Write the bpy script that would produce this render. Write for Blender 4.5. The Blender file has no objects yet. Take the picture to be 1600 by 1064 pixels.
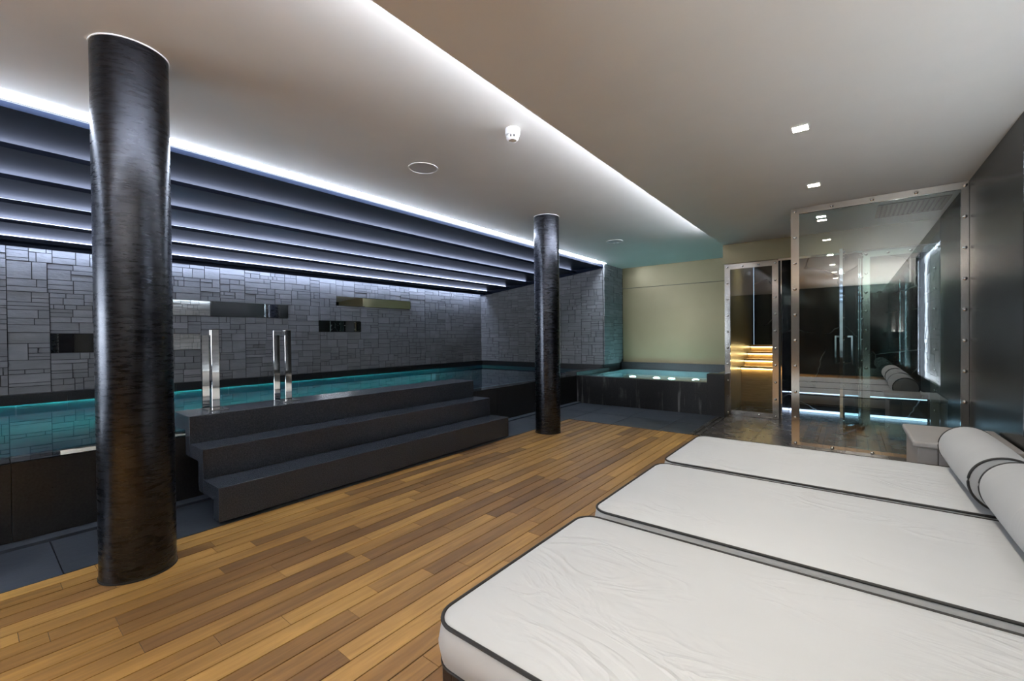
import bpy, bmesh, math, random
from mathutils import Vector, Matrix

# ------------------------------------------------------------------ camera, world, light, exposure
SC = bpy.context.scene
COL = SC.collection
F_PX, YAW, PITCH, ROLL, CAM_H = 671.275, 0.66482219, -0.00986731, 0.00937133, 1.2
fw = Vector((-math.sin(YAW)*math.cos(PITCH), math.cos(YAW)*math.cos(PITCH), math.sin(PITCH)))
rt = Vector((math.cos(YAW), math.sin(YAW), 0))
dn = fw.cross(rt)
r2 = rt*math.cos(ROLL) + dn*math.sin(ROLL)
d2 = dn*math.cos(ROLL) - rt*math.sin(ROLL)
cam_data = bpy.data.cameras.new('camera')
cam_data.sensor_width = 36; cam_data.lens = F_PX/1600*36
cam_data.clip_start = 0.05; cam_data.clip_end = 100
cam = bpy.data.objects.new('camera', cam_data); COL.objects.link(cam)
up = -d2; bk = -fw
cam.matrix_world = Matrix(((r2.x, up.x, bk.x, 0), (r2.y, up.y, bk.y, 0), (r2.z, up.z, bk.z, CAM_H), (0, 0, 0, 1)))
SC.camera = cam
SC.view_settings.view_transform = 'Standard'; SC.view_settings.look = 'None'
SC.view_settings.gamma = 1.0; SC.view_settings.use_curve_mapping = False
SC.view_settings.exposure = 1.32
world = bpy.data.worlds.new('world'); SC.world = world; world.use_nodes = True
world.node_tree.nodes['Background'].inputs[0].default_value = (0.55, 0.68, 0.9, 1)
world.node_tree.nodes['Background'].inputs[1].default_value = 0.6
try:
    SC.cycles.max_bounces = 10; SC.cycles.diffuse_bounces = 5; SC.cycles.glossy_bounces = 5
    SC.cycles.transparent_max_bounces = 16; SC.cycles.transmission_bounces = 6
    SC.cycles.sample_clamp_indirect = 6.0; SC.cycles.caustics_reflective = False; SC.cycles.caustics_refractive = False
    SC.cycles.use_denoising = True
except Exception:
    pass

ADDED_WINDOW_W = 50.0        # light from the added window in the wall behind the camera
DOWN_W = 32.0          # each warm downlight
LED_LOUVER = 2.6       # emission of the louver diffusers
LED_FIRST = 20.0
LED_COVE = 30.0
LED_STONE = 500.0
ADDED_UPLIGHT_W = 75.0  # each of the uplights added to brighten the soffit

def area(name, loc, rot, sx, sy, power, col):
    l = bpy.data.lights.new(name, 'AREA'); l.shape = 'RECTANGLE'; l.size = sx; l.size_y = sy
    l.energy = power; l.color = col
    o = bpy.data.objects.new(name, l); o.location = loc; o.rotation_euler = rot; COL.objects.link(o)
    return o
area('window_daylight', (-5.5, -4.42, 1.45), (math.radians(90), 0, 0), 3.2, 1.5, ADDED_WINDOW_W, (0.90, 0.95, 1.0))  # fill light at the window added behind the camera

random.seed(7)
# ------------------------------------------------------------------ dimensions
CEIL, SOF = 2.68, 2.53          # plaster ceiling over the deck / lower soffit
XW, XR = -7.4, 0.835            # pool wall, right wall
YE, YB, YD, YP = 8.17, 9.05, 7.02, 5.47   # stone end wall, gold wall, door wall, glass screen
XP, XT = -3.87, -3.174          # pool tank front, deck edge
XS = -1.48                      # soffit edge
YN = -4.5                       # wall behind the camera
WATER = 0.484
COPE = 0.595

# ------------------------------------------------------------------ materials
MATS = {}
def new_mat(name):
    m = bpy.data.materials.new(name); m.use_nodes = True
    nt = m.node_tree; b = nt.nodes['Principled BSDF']
    MATS[name] = m
    return m, nt, b
def nd(nt, typ, **kw):
    n = nt.nodes.new(typ)
    for k, v in kw.items():
        if k.startswith('i_'):
            n.inputs[k[2:].replace('_', ' ')].default_value = v
        else:
            setattr(n, k, v)
    return n
def ramp(nt, stops):
    n = nt.nodes.new('ShaderNodeValToRGB')
    e = n.color_ramp.elements
    while len(e) < len(stops): e.new(0.5)
    for el, (p, c) in zip(e, stops):
        el.position = p; el.color = (*c, 1) if len(c) == 3 else c
    return n
def pos_map(nt, scale=(1, 1, 1), rand=0.0):
    g = nt.nodes.new('ShaderNodeNewGeometry')
    mp = nt.nodes.new('ShaderNodeMapping'); mp.inputs['Scale'].default_value = scale
    if rand:
        oi = nt.nodes.new('ShaderNodeObjectInfo')
        mul = nd(nt, 'ShaderNodeMath', operation='MULTIPLY'); mul.inputs[1].default_value = rand
        nt.links.new(oi.outputs['Random'], mul.inputs[0])
        ad = nd(nt, 'ShaderNodeVectorMath', operation='ADD')
        nt.links.new(g.outputs['Position'], ad.inputs[0]); nt.links.new(mul.outputs[0], ad.inputs[1])
        nt.links.new(ad.outputs[0], mp.inputs['Vector'])
    else:
        nt.links.new(g.outputs['Position'], mp.inputs['Vector'])
    return mp
def noise(nt, mp, scale, detail=4, rough=0.55, dist=0.0):
    n = nd(nt, 'ShaderNodeTexNoise'); n.inputs['Scale'].default_value = scale
    n.inputs['Detail'].default_value = detail; n.inputs['Roughness'].default_value = rough
    n.inputs['Distortion'].default_value = dist
    nt.links.new(mp.outputs[0], n.inputs['Vector'])
    return n
def bump(nt, b, src, strength, dist=0.01):
    n = nd(nt, 'ShaderNodeBump'); n.inputs['Strength'].default_value = strength; n.inputs['Distance'].default_value = dist
    nt.links.new(src, n.inputs['Height']); nt.links.new(n.outputs[0], b.inputs['Normal'])
    return n
def mixc(nt, fac, a, b_, mode='MIX'):
    n = nd(nt, 'ShaderNodeMix', data_type='RGBA', blend_type=mode)
    for s, v in ((0, fac), (6, a), (7, b_)):
        if hasattr(v, 'is_linked') or hasattr(v, 'links'): nt.links.new(v, n.inputs[s])
        else: n.inputs[s].default_value = v if s == 0 else (*v, 1)
    return n.outputs[2]
def simple(name, col, rough=0.5, metal=0.0, spec=0.5):
    m, nt, b = new_mat(name)
    b.inputs['Base Color'].default_value = (*col, 1); b.inputs['Roughness'].default_value = rough
    b.inputs['Metallic'].default_value = metal; b.inputs['Specular IOR Level'].default_value = spec
    return m
def textured(name, c0, c1, scale, stretch=(1, 1, 1), rough=(0.4, 0.6), metal=0.0, bmp=0.0, bscale=None, detail=5, rand=0.0, tone=None, bdist=0.004):
    m, nt, b = new_mat(name)
    mp = pos_map(nt, stretch, rand)
    n = noise(nt, mp, scale, detail)
    r = ramp(nt, [(0.3, c0), (0.72, c1)]); nt.links.new(n.outputs['Fac'], r.inputs[0])
    colr = r.outputs[0]
    if tone:
        oi = nt.nodes.new('ShaderNodeObjectInfo')
        tr = ramp(nt, [(0.0, (tone[0],)*3), (1.0, (tone[1],)*3)]); nt.links.new(oi.outputs['Random'], tr.inputs[0])
        colr = mixc(nt, 1.0, colr, tr.outputs[0], 'MULTIPLY')
    nt.links.new(colr, b.inputs['Base Color'])
    mr = nd(nt, 'ShaderNodeMapRange'); mr.inputs['To Min'].default_value = rough[0]; mr.inputs['To Max'].default_value = rough[1]
    nt.links.new(n.outputs['Fac'], mr.inputs['Value']); nt.links.new(mr.outputs[0], b.inputs['Roughness'])
    b.inputs['Metallic'].default_value = metal
    if bmp:
        n2 = noise(nt, mp, bscale or scale*4, 5)
        bump(nt, b, n2.outputs['Fac'], bmp, bdist)
    return m
def emit(name, col, strength):
    m, nt, b = new_mat(name)
    b.inputs['Base Color'].default_value = (0.8, 0.8, 0.8, 1)
    b.inputs['Emission Color'].default_value = (*col, 1); b.inputs['Emission Strength'].default_value = strength
    return m

textured('plaster', (0.70, 0.68, 0.635), (0.73, 0.71, 0.665), 3, rough=(0.5, 0.6), bmp=0.05, bscale=60)
textured('soffit_plaster', (0.81, 0.80, 0.78), (0.84, 0.83, 0.81), 3, rough=(0.5, 0.6), bmp=0.05, bscale=60)
textured('stone', (0.17, 0.175, 0.185), (0.245, 0.25, 0.262), 2.2, stretch=(1, 1, 4), rough=(0.7, 0.9), bmp=0.6, bscale=14, rand=30, tone=(0.88, 1.06), bdist=0.006)
textured('granite_polished', (0.008, 0.008, 0.009), (0.022, 0.022, 0.023), 90, rough=(0.25, 0.35), detail=2)
simple('stone_joint', (0.035, 0.036, 0.04), 0.9)
textured('granite', (0.018, 0.021, 0.027), (0.040, 0.046, 0.058), 130, rough=(0.23, 0.24), bmp=0.0, bscale=160, detail=2)
textured('slate', (0.022, 0.027, 0.036), (0.055, 0.065, 0.082), 5, rough=(0.28, 0.5), bmp=0.35, bscale=22, rand=20, tone=(0.8, 1.15))
textured('slate_brown', (0.035, 0.031, 0.028), (0.065, 0.058, 0.052), 5, rough=(0.24, 0.30), bmp=0.0, bscale=22, rand=20, tone=(0.85, 1.1))
textured('gold_lacquer', (0.27, 0.225, 0.125), (0.295, 0.245, 0.14), 2.5, rough=(0.30, 0.36), metal=0.4)
textured('bronze_lacquer', (0.014, 0.0145, 0.014), (0.016, 0.0165, 0.016), 1.5, rough=(0.26, 0.28), metal=0.0)
MATS['bronze_lacquer'].node_tree.nodes['Principled BSDF'].inputs['Specular IOR Level'].default_value = 0.3
textured('back_plaster', (0.30, 0.28, 0.25), (0.33, 0.31, 0.28), 3, rough=(.6, .7))
simple('black_glass', (0.006, 0.006, 0.008), 0.08)
textured('louver_black', (0.007, 0.010, 0.020), (0.012, 0.017, 0.032), 2.2, stretch=(2, 1, 1), rough=(0.30, 0.42))
MATS['louver_black'].node_tree.nodes['Principled BSDF'].inputs['Specular IOR Level'].default_value = 0.06
simple('void_black', (0.01, 0.01, 0.01), 0.9)
textured('chrome', (0.84, 0.83, 0.80), (0.88, 0.87, 0.85), 3, rough=(0.03, 0.05), metal=1.0)
textured('brushed_steel', (0.52, 0.49, 0.44), (0.62, 0.59, 0.54), 6, stretch=(1, 1, .1), rough=(0.16, 0.26), metal=1.0)
textured('frame_steel', (0.78, 0.76, 0.72), (0.84, 0.82, 0.78), 3, rough=(0.12, 0.16), metal=0.92)
simple('mirror', (0.88, 0.90, 0.89), 0.012, 1.0)
simple('piping_black', (0.012, 0.011, 0.010), 0.55)
simple('white_plastic', (0.82, 0.82, 0.80), 0.35)
simple('grille_white', (0.60, 0.60, 0.61), 0.6)
simple('dark_gap', (0.012, 0.012, 0.012), 0.7)
simple('vent_grey', (0.16, 0.16, 0.15), 0.5)
textured('daybed_wood', (0.022, 0.013, 0.008), (0.06, 0.036, 0.022), 6, stretch=(1, 12, 12), rough=(0.4, 0.55), bmp=0.2, bscale=12)
textured('leather_grey', (0.29, 0.275, 0.265), (0.33, 0.315, 0.305), 6, rough=(0.4, 0.5), bmp=0.15, bscale=120)
textured('pool_tile', (0.26, 0.40, 0.42), (0.32, 0.46, 0.48), 4, rough=(0.3, 0.5))
textured('pool_floor_tile', (0.030, 0.048, 0.075), (0.045, 0.068, 0.10), 4, rough=(0.3, 0.5))
textured('tub_tile', (0.30, 0.42, 0.44), (0.36, 0.48, 0.50), 4, rough=(0.3, 0.5))
textured('sauna_wood', (0.34, 0.20, 0.075), (0.50, 0.32, 0.14), 5, stretch=(1, 8, 8), rough=(0.4, 0.55), bmp=0.1)
simple('skin_glow', (0.9, 0.85, 0.7), 0.5)
emit('led_louver', (0.58, 0.68, 1.0), LED_LOUVER)
emit('led_first', (0.76, 0.85, 1.0), LED_FIRST)
emit('led_cove', (0.80, 0.86, 1.0), LED_COVE)
emit('led_stone', (0.80, 0.90, 1.0), LED_STONE)
emit('led_foot', (0.84, 0.93, 1.0), 25.0)
emit('led_edge', (0.78, 0.90, 1.0), 16.0)
emit('led_wall', (0.62, 0.73, 1.0), 15.0)
emit('led_water', (0.06, 0.78, 0.76), 85.0)
emit('lamp_water', (0.20, 0.55, 1.0), 30.0)
emit('lamp_tub', (0.42, 0.92, 1.0), 18.0)
emit('led_warm', (1.0, 0.72, 0.36), 12.0)
emit('led_cool', (0.55, 0.70, 1.0), 1.5)
emit('downlight_lens', (1.0, 0.90, 0.76), 30.0)
emit('window_sky', (0.62, 0.78, 1.0), 1.2)  # glowing pane of the added window

def make_wood():
    m, nt, b = new_mat('teak')
    mp = pos_map(nt, (1, 0.07, 1), 40)
    n = noise(nt, mp, 34, 6, 0.6, 0.6)
    mp2 = pos_map(nt, (1, 0.16, 1), 40)
    w = nd(nt, 'ShaderNodeTexWave', wave_type='RINGS', rings_direction='X'); w.inputs['Scale'].default_value = 9
    w.inputs['Distortion'].default_value = 5; w.inputs['Detail'].default_value = 3; w.inputs['Detail Scale'].default_value = 1.2
    nt.links.new(mp2.outputs[0], w.inputs['Vector'])
    oi = nt.nodes.new('ShaderNodeObjectInfo')
    base = ramp(nt, [(0.0, (0.165, 0.082, 0.028)), (0.25, (0.27, 0.143, 0.040)), (0.55, (0.345, 0.190, 0.052)), (0.8, (0.455, 0.262, 0.075)), (1.0, (0.22, 0.108, 0.035))])
    nt.links.new(oi.outputs['Random'], base.inputs[0])
    g = ramp(nt, [(0.25, (0.62, 0.58, 0.54)), (0.7, (1.08, 1.06, 1.02))]); nt.links.new(n.outputs['Fac'], g.inputs[0])
    c = mixc(nt, 1.0, base.outputs[0], g.outputs[0], 'MULTIPLY')
    g2 = ramp(nt, [(0.0, (0.80, 0.78, 0.76)), (0.6, (1, 1, 1))]); nt.links.new(w.outputs['Fac'], g2.inputs[0])
    c = mixc(nt, 0.7, c, g2.outputs[0], 'MULTIPLY')
    nt.links.new(c, b.inputs['Base Color'])
    b.inputs['Roughness'].default_value = 0.46; b.inputs['Specular IOR Level'].default_value = 0.35
    bump(nt, b, n.outputs['Fac'], 0.12, 0.002)
make_wood()

def make_fabric(name, c0, c1, wr):
    m, nt, b = new_mat(name)
    mp = pos_map(nt, (1.0, 1.6, 1), 10)
    n = noise(nt, mp, 1.6, 3)
    r = ramp(nt, [(0.3, c0), (0.7, c1)]); nt.links.new(n.outputs['Fac'], r.inputs[0]); nt.links.new(r.outputs[0], b.inputs['Base Color'])
    b.inputs['Roughness'].default_value = 0.62
    b.inputs['Sheen Weight'].default_value = 0.1
    mpw = pos_map(nt, (1.0, 2.2, 1), 10)
    nw = noise(nt, mpw, 2.4, 3, 0.5, 1.6)
    rw = ramp(nt, [(0.40, (0, 0, 0)), (0.5, (1, 1, 1)), (0.60, (0, 0, 0))]); nt.links.new(nw.outputs['Fac'], rw.inputs[0])
    nm = noise(nt, mp, 1.1, 2)
    rm = ramp(nt, [(0.48, (0, 0, 0)), (0.66, (1, 1, 1))]); nt.links.new(nm.outputs['Fac'], rm.inputs[0])
    mm = mixc(nt, 1.0, rw.outputs[0], rm.outputs[0], 'MULTIPLY')
    bump(nt, b, mm, wr, 0.012)
make_fabric('mat_fabric', (0.48, 0.497, 0.507), (0.51, 0.527, 0.537), 0.40)
make_fabric('bolster_fabric', (0.37, 0.38, 0.385), (0.40, 0.41, 0.415), 0.10)

def make_column():
    m, nt, b = new_mat('patina_steel')
    mp = pos_map(nt, (1, 1, 0.9)); n = noise(nt, mp, 2.2, 8, 0.6, 0.4)
    mp2 = pos_map(nt, (1, 1, 6)); n2 = noise(nt, mp2, 11, 9, 0.7, 0.0)
    r = ramp(nt, [(0.30, (0.036, 0.039, 0.048)), (0.55, (0.062, 0.066, 0.078)), (0.75, (0.105, 0.11, 0.122))])
    nt.links.new(n.outputs['Fac'], r.inputs[0])
    r2 = ramp(nt, [(0.35, (0.78, 0.78, 0.78)), (0.72, (1.25, 1.23, 1.2))]); nt.links.new(n2.outputs['Fac'], r2.inputs[0])
    c = mixc(nt, 1.0, r.outputs[0], r2.outputs[0], 'MULTIPLY')
    nt.links.new(c, b.inputs['Base Color'])
    b.inputs['Metallic'].default_value = 1.0
    mr = nd(nt, 'ShaderNodeMapRange'); mr.inputs['From Min'].default_value = 0.3; mr.inputs['From Max'].default_value = 0.7
    mr.inputs['To Min'].default_value = 0.24; mr.inputs['To Max'].default_value = 0.32
    nt.links.new(n2.outputs['Fac'], mr.inputs['Value']); nt.links.new(mr.outputs[0], b.inputs['Roughness'])
    bump(nt, b, n2.outputs['Fac'], 0.012, 0.001)
make_column()

def make_streak():
    # granite with lime runs left by the overflowing water
    m, nt, b = new_mat('granite_limed')
    mp = pos_map(nt, (1, 1, 1)); n = noise(nt, mp, 90, 2)
    r = ramp(nt, [(0.3, (0.006, 0.006, 0.006)), (0.72, (0.020, 0.019, 0.019))]); nt.links.new(n.outputs['Fac'], r.inputs[0])
    mps = pos_map(nt, (9, 9, 0.5)); ns = noise(nt, mps, 2.0, 4, 0.6)
    rs = ramp(nt, [(0.54, (0, 0, 0)), (0.68, (1, 1, 1))]); nt.links.new(ns.outputs['Fac'], rs.inputs[0])
    n3 = noise(nt, mp, 2.3, 4); r3 = ramp(nt, [(0.42, (0, 0, 0)), (0.62, (1, 1, 1))]); nt.links.new(n3.outputs['Fac'], r3.inputs[0])
    fac = mixc(nt, 1.0, rs.outputs[0], r3.outputs[0], 'MULTIPLY')
    fac2 = mixc(nt, 1.0, fac, (0.55, 0.55, 0.55), 'MULTIPLY')
    c = mixc(nt, fac2, r.outputs[0], (0.26, 0.25, 0.25))
    nt.links.new(c, b.inputs['Base Color']); b.inputs['Roughness'].default_value = 0.35; b.inputs['Specular IOR Level'].default_value = 0.3
make_streak()

def make_marble():
    m, nt, b = new_mat('black_marble')
    mp = pos_map(nt, (1, 1, 1))
    n = noise(nt, mp, 1.6, 4)
    sc_ = nd(nt, 'ShaderNodeVectorMath', operation='SCALE'); sc_.inputs['Scale'].default_value = 0.28
    nt.links.new(n.outputs['Color'], sc_.inputs[0])
    ad = nd(nt, 'ShaderNodeVectorMath', operation='ADD'); nt.links.new(mp.outputs[0], ad.inputs[0]); nt.links.new(sc_.outputs[0], ad.inputs[1])
    vo = nd(nt, 'ShaderNodeTexVoronoi', feature='DISTANCE_TO_EDGE'); vo.inputs['Scale'].default_value = 1.5
    nt.links.new(ad.outputs[0], vo.inputs['Vector'])
    r = ramp(nt, [(0.0, (1, 1, 1)), (0.010, (0, 0, 0))]); nt.links.new(vo.outputs['Distance'], r.inputs[0])
    n2 = noise(nt, mp, 1.7, 3); r2_ = ramp(nt, [(0.46, (0, 0, 0)), (0.62, (0.8, 0.8, 0.8))]); nt.links.new(n2.outputs['Fac'], r2_.inputs[0])
    f = mixc(nt, 1.0, r.outputs[0], r2_.outputs[0], 'MULTIPLY')
    c = mixc(nt, f, (0.008, 0.009, 0.011), (0.6, 0.6, 0.6))
    nt.links.new(c, b.inputs['Base Color']); b.inputs['Roughness'].default_value = 0.12
make_marble()

def see_through(name, tint, f0, add, ripple=0.0, ior=0):
    # clear sheet: Schlick reflection on the outer faces, tinted transmission
    m, nt, b = new_mat(name)
    nt.nodes.remove(b)
    out = nt.nodes['Material Output']
    tr = nd(nt, 'ShaderNodeBsdfRefraction' if ior else 'ShaderNodeBsdfTransparent'); tr.inputs[0].default_value = (*tint, 1)
    if ior: tr.inputs['IOR'].default_value = ior; tr.inputs['Roughness'].default_value = 0.0
    gl = nd(nt, 'ShaderNodeBsdfGlossy'); gl.inputs['Roughness'].default_value = 0.0; gl.inputs[0].default_value = (0.96, 0.98, 0.98, 1)
    lw = nd(nt, 'ShaderNodeLayerWeight'); lw.inputs[0].default_value = 0.5
    pw_ = nd(nt, 'ShaderNodeMath', operation='POWER'); pw_.inputs[1].default_value = 5.0
    nt.links.new(lw.outputs['Facing'], pw_.inputs[0])
    ma = nd(nt, 'ShaderNodeMath', operation='MULTIPLY_ADD', use_clamp=True); ma.inputs[1].default_value = 1.0-f0; ma.inputs[2].default_value = f0+add
    nt.links.new(pw_.outputs[0], ma.inputs[0])
    ge = nt.nodes.new('ShaderNodeNewGeometry')
    iv = nd(nt, 'ShaderNodeMath', operation='SUBTRACT'); iv.inputs[0].default_value = 1.0; nt.links.new(ge.outputs['Backfacing'], iv.inputs[1])
    mu = nd(nt, 'ShaderNodeMath', operation='MULTIPLY'); nt.links.new(ma.outputs[0], mu.inputs[0]); nt.links.new(iv.outputs[0], mu.inputs[1])
    if ripple:
        mp = pos_map(nt, (1, 1, 1)); n = noise(nt, mp, 2.5, 2)
        bp = nd(nt, 'ShaderNodeBump'); bp.inputs['Strength'].default_value = ripple; bp.inputs['Distance'].default_value = 0.02
        nt.links.new(n.outputs['Fac'], bp.inputs['Height']); nt.links.new(bp.outputs[0], gl.inputs['Normal'])
    mx = nd(nt, 'ShaderNodeMixShader'); nt.links.new(mu.outputs[0], mx.inputs[0]); nt.links.new(tr.outputs[0], mx.inputs[1]); nt.links.new(gl.outputs[0], mx.inputs[2])
    nt.links.new(mx.outputs[0], out.inputs['Surface'])
see_through('clear_glass', (0.82, 0.93, 0.92), 0.05, 0.20)
see_through('door_glass', (0.86, 0.93, 0.91), 0.05, 0.06)
see_through('pool_water', (0.80, 0.93, 0.96), 0.02, 0.0, 0.02, 1.33)
see_through('tub_water', (0.84, 0.97, 0.975), 0.02, 0.0, 0.06)

# ------------------------------------------------------------------ mesh helpers
class MB:
    def __init__(s): s.v = []; s.f = []
    def add(s, vs, fs):
        o = len(s.v); s.v += [tuple(p) for p in vs]; s.f += [tuple(i+o for i in f) for f in fs]; return s
    def box(s, x0, x1, y0, y1, z0, z1):
        vs = [(x, y, z) for z in (z0, z1) for y in (y0, y1) for x in (x0, x1)]
        return s.add(vs, [(0, 2, 3, 1), (4, 5, 7, 6), (0, 1, 5, 4), (2, 6, 7, 3), (0, 4, 6, 2), (1, 3, 7, 5)])
    def prism(s, prof, axis, a, b):
        # prof: closed 2D polygon; axis 'y' -> (x,z), 'x' -> (y,z), 'z' -> (x,y)
        n = len(prof)
        def P(p, t):
            return (p[0], t, p[1]) if axis == 'y' else ((t, p[0], p[1]) if axis == 'x' else (p[0], p[1], t))
        vs = [P(p, a) for p in prof] + [P(p, b) for p in prof]
        fs = [tuple(range(n)), tuple(range(2*n-1, n-1, -1))] + [(i, i+n, (i+1) % n+n, (i+1) % n) for i in range(n)]
        return s.add(vs, fs)
    def lathe(s, prof, c, axis='z', n=32, cap=True):
        # prof: (radius, height) along the axis
        vs = []
        for r, h in prof:
            for i in range(n):
                t = 2*math.pi*i/n; a, b = r*math.cos(t), r*math.sin(t)
                p = (a, b, h) if axis == 'z' else ((a, h, b) if axis == 'y' else (h, a, b))
                vs.append((c[0]+p[0], c[1]+p[1], c[2]+p[2]))
        fs = [(k*n+i, k*n+(i+1) % n, (k+1)*n+(i+1) % n, (k+1)*n+i) for k in range(len(prof)-1) for i in range(n)]
        if cap:
            fs.append(tuple(range(n-1, -1, -1))); m = (len(prof)-1)*n; fs.append(tuple(range(m, m+n)))
        return s.add(vs, fs)
    def tube(s, path, r, n=8, closed=True):
        m = len(path); P = [Vector(p) for p in path]; vs = []
        for i in range(m):
            a = P[(i-1) % m] if (closed or i > 0) else P[i]; b = P[(i+1) % m] if (closed or i < m-1) else P[i]
            t = (b-a).normalized(); u = t.cross(Vector((0, 0, 1)))
            if u.length < 1e-3: u = t.cross(Vector((1, 0, 0)))
            u.normalize(); w = u.cross(t)
            vs += [P[i]+u*(r*math.cos(2*math.pi*k/n))+w*(r*math.sin(2*math.pi*k/n)) for k in range(n)]
        fs = []
        for i in range(m if closed else m-1):
            j = (i+1) % m
            fs += [(i*n+k, j*n+k, j*n+(k+1) % n, i*n+(k+1) % n) for k in range(n)]
        if not closed:
            fs.append(tuple(range(n))); fs.append(tuple(range((m-1)*n, m*n))[::-1])
        return s.add(vs, fs)
    def mesh(s, name):
        me = bpy.data.meshes.new(name); me.from_pydata(s.v, [], s.f)
        bm = bmesh.new(); bm.from_mesh(me); bmesh.ops.recalc_face_normals(bm, faces=bm.faces); bm.to_mesh(me); bm.free()
        return me
    def build(s, name, mat, parent=None, smooth=False, bevel=0.0, seg=2):
        me = s.mesh(name); me.materials.append(MATS[mat])
        o = bpy.data.objects.new(name, me); COL.objects.link(o)
        if smooth:
            for p in me.polygons: p.use_smooth = True
            md = o.modifiers.new('split', 'EDGE_SPLIT'); md.split_angle = math.radians(40)
        if bevel:
            md = o.modifiers.new('bevel', 'BEVEL'); md.width = bevel; md.segments = seg; md.limit_method = 'ANGLE'
        if parent is not None:
            o.parent = parent; o.location = -parent.location if parent.type == 'EMPTY' else (0, 0, 0)
        return o
def B(*a): return MB().box(*a)
def tag(o, label, cat, group=None):
    o['label'] = label; o['category'] = cat
    if group: o['group'] = group
    return o
def struct(o, label=None):
    o['kind'] = 'structure'
    if label: o['label'] = label
    return o
def thing(name, label, cat, loc, group=None):
    o = bpy.data.objects.new(name, None); o.empty_display_size = 0.1; o.location = loc; COL.objects.link(o)
    return tag(o, label, cat, group)
def piece(name, me, parent, loc, scale=(1, 1, 1), rot=None):
    o = bpy.data.objects.new(name, me); COL.objects.link(o); o.parent = parent
    pl = parent.location if parent.type == 'EMPTY' else Vector((0, 0, 0))
    o.location = Vector(loc)-pl; o.scale = scale
    if rot: o.rotation_euler = rot
    return o

def unit_mesh(name, mat, bev=0.0):
    # a unit block, x/y/z from -0.5 to 0.5, with a softened front
    me = MB().box(-.5, .5, -.5, .5, -.5, .5).mesh(name); me.materials.append(MATS[mat]); return me

# ------------------------------------------------------------------ floor: teak deck and slate
deck = struct(B(XT, XR+0.3, YN, 5.36, -0.06, -0.004).build('floor', 'dark_gap'), 'teak strip deck with dark caulked joints')
plank_me = unit_mesh('plank', 'teak')
rest = MB(); PITCHW = 0.0953; nplank = 0
rr = random.Random(11)
row = 0; x = XT
while x < XR - 0.01:
    x1 = min(x+PITCHW, XR-0.002); y = YN + rr.random()*0.9
    ys = [YN]
    while y < 5.36-0.25:
        ys.append(y); y += rr.choice((0.45, 0.6, 0.75, 0.9, 1.1, 1.35, 1.6))*rr.uniform(0.9, 1.1)
    ys.append(5.36)
    for a, b_ in zip(ys[:-1], ys[1:]):
        cx, cy = (x+x1)/2, (a+b_)/2
        seen = (b_ > -0.1 and cx < -0.9 and (cx < -1.6 or b_ > 0.4)) or (cx >= -0.9 and b_ > 3.75)
        if seen and nplank < 300:
            piece('plank', plank_me, deck, (cx, cy, -0.0105+rr.uniform(-.0004, .0004)), (x1-x-0.0056, b_-a-0.0022, 0.021)); nplank += 1
        else:
            rest.box(x+.0021, x1-.0021, a+.0011, b_-.0011, -.021, 0)
    x += PITCHW; row += 1
ro = rest.build('plank_field', 'teak', deck); ro['kind'] = 'stuff'

slate = struct(B(-3.9, XT, YN, YD, -0.08, -0.012).box(XT, XR, 5.36, YD, -0.08, -0.012).build('floor_slate', 'dark_gap'), 'dark slate tile floor')
slate_me = unit_mesh('tile', 'slate'); slateb_me = unit_mesh('tile', 'slate_brown')
def tile(me, x0, x1, y0, y1, top=0.0):
    piece('tile', me, slate, ((x0+x1)/2, (y0+y1)/2, top-0.01), (x1-x0-.005, y1-y0-.005, .02))
ys = [YN, -3.3, -2.1, -0.9, 0.3, 1.5, 2.7, 3.9, 5.1, 5.95]
for a, b_ in zip(ys[:-1], ys[1:]):
    if b_ <= 5.2: tile(slate_me, -3.76, XT-.002, a, b_)
tile(slate_me, -3.76, XT-.002, 5.1, 6.04); tile(slate_me, -3.76, -3.19, 6.04, 6.80)
for a, b_ in ((XT, -2.53), (-2.53, -1.9), (-1.9, -1.52)):
    tile(slate_me, a, b_, 5.365, 6.04)
for a, b_ in ((-3.19, -2.55), (-2.55, -1.9), (-1.9, -1.52)):
    tile(slate_me, a, b_, 6.04, 6.82)
for a, b_ in ((-1.40, -0.86), (-0.86, -0.275), (-0.275, 0.30), (0.30, XR)):
    tile(slateb_me, a, b_, 5.365, 6.20); tile(slateb_me, a, b_, 6.20, YD)
for y0 in (YN, -1.2, 2.1, 5.4):
    piece('kerb_strip', slate_me, slate, ((-3.76+XP)/2, min(y0+1.65, 6.1), .004), (abs(XP+3.76)-.006, (3.295 if y0 < 5 else 1.38), .024))
dr = thing('drain_channel', 'narrow slotted drain channel in the slate beside the deck corner', 'drain', (-1.46, 6.1, 0))
B(-1.515, -1.475, 5.365, 6.82, -.02, .002).build('edge_bar', 'slate_brown', dr); B(-1.445, -1.405, 5.365, 6.82, -.02, .002).build('edge_bar', 'slate_brown', dr)
B(-1.475, -1.445, 5.365, 6.82, -.02, -.008).build('slot', 'dark_gap', dr)
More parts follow.
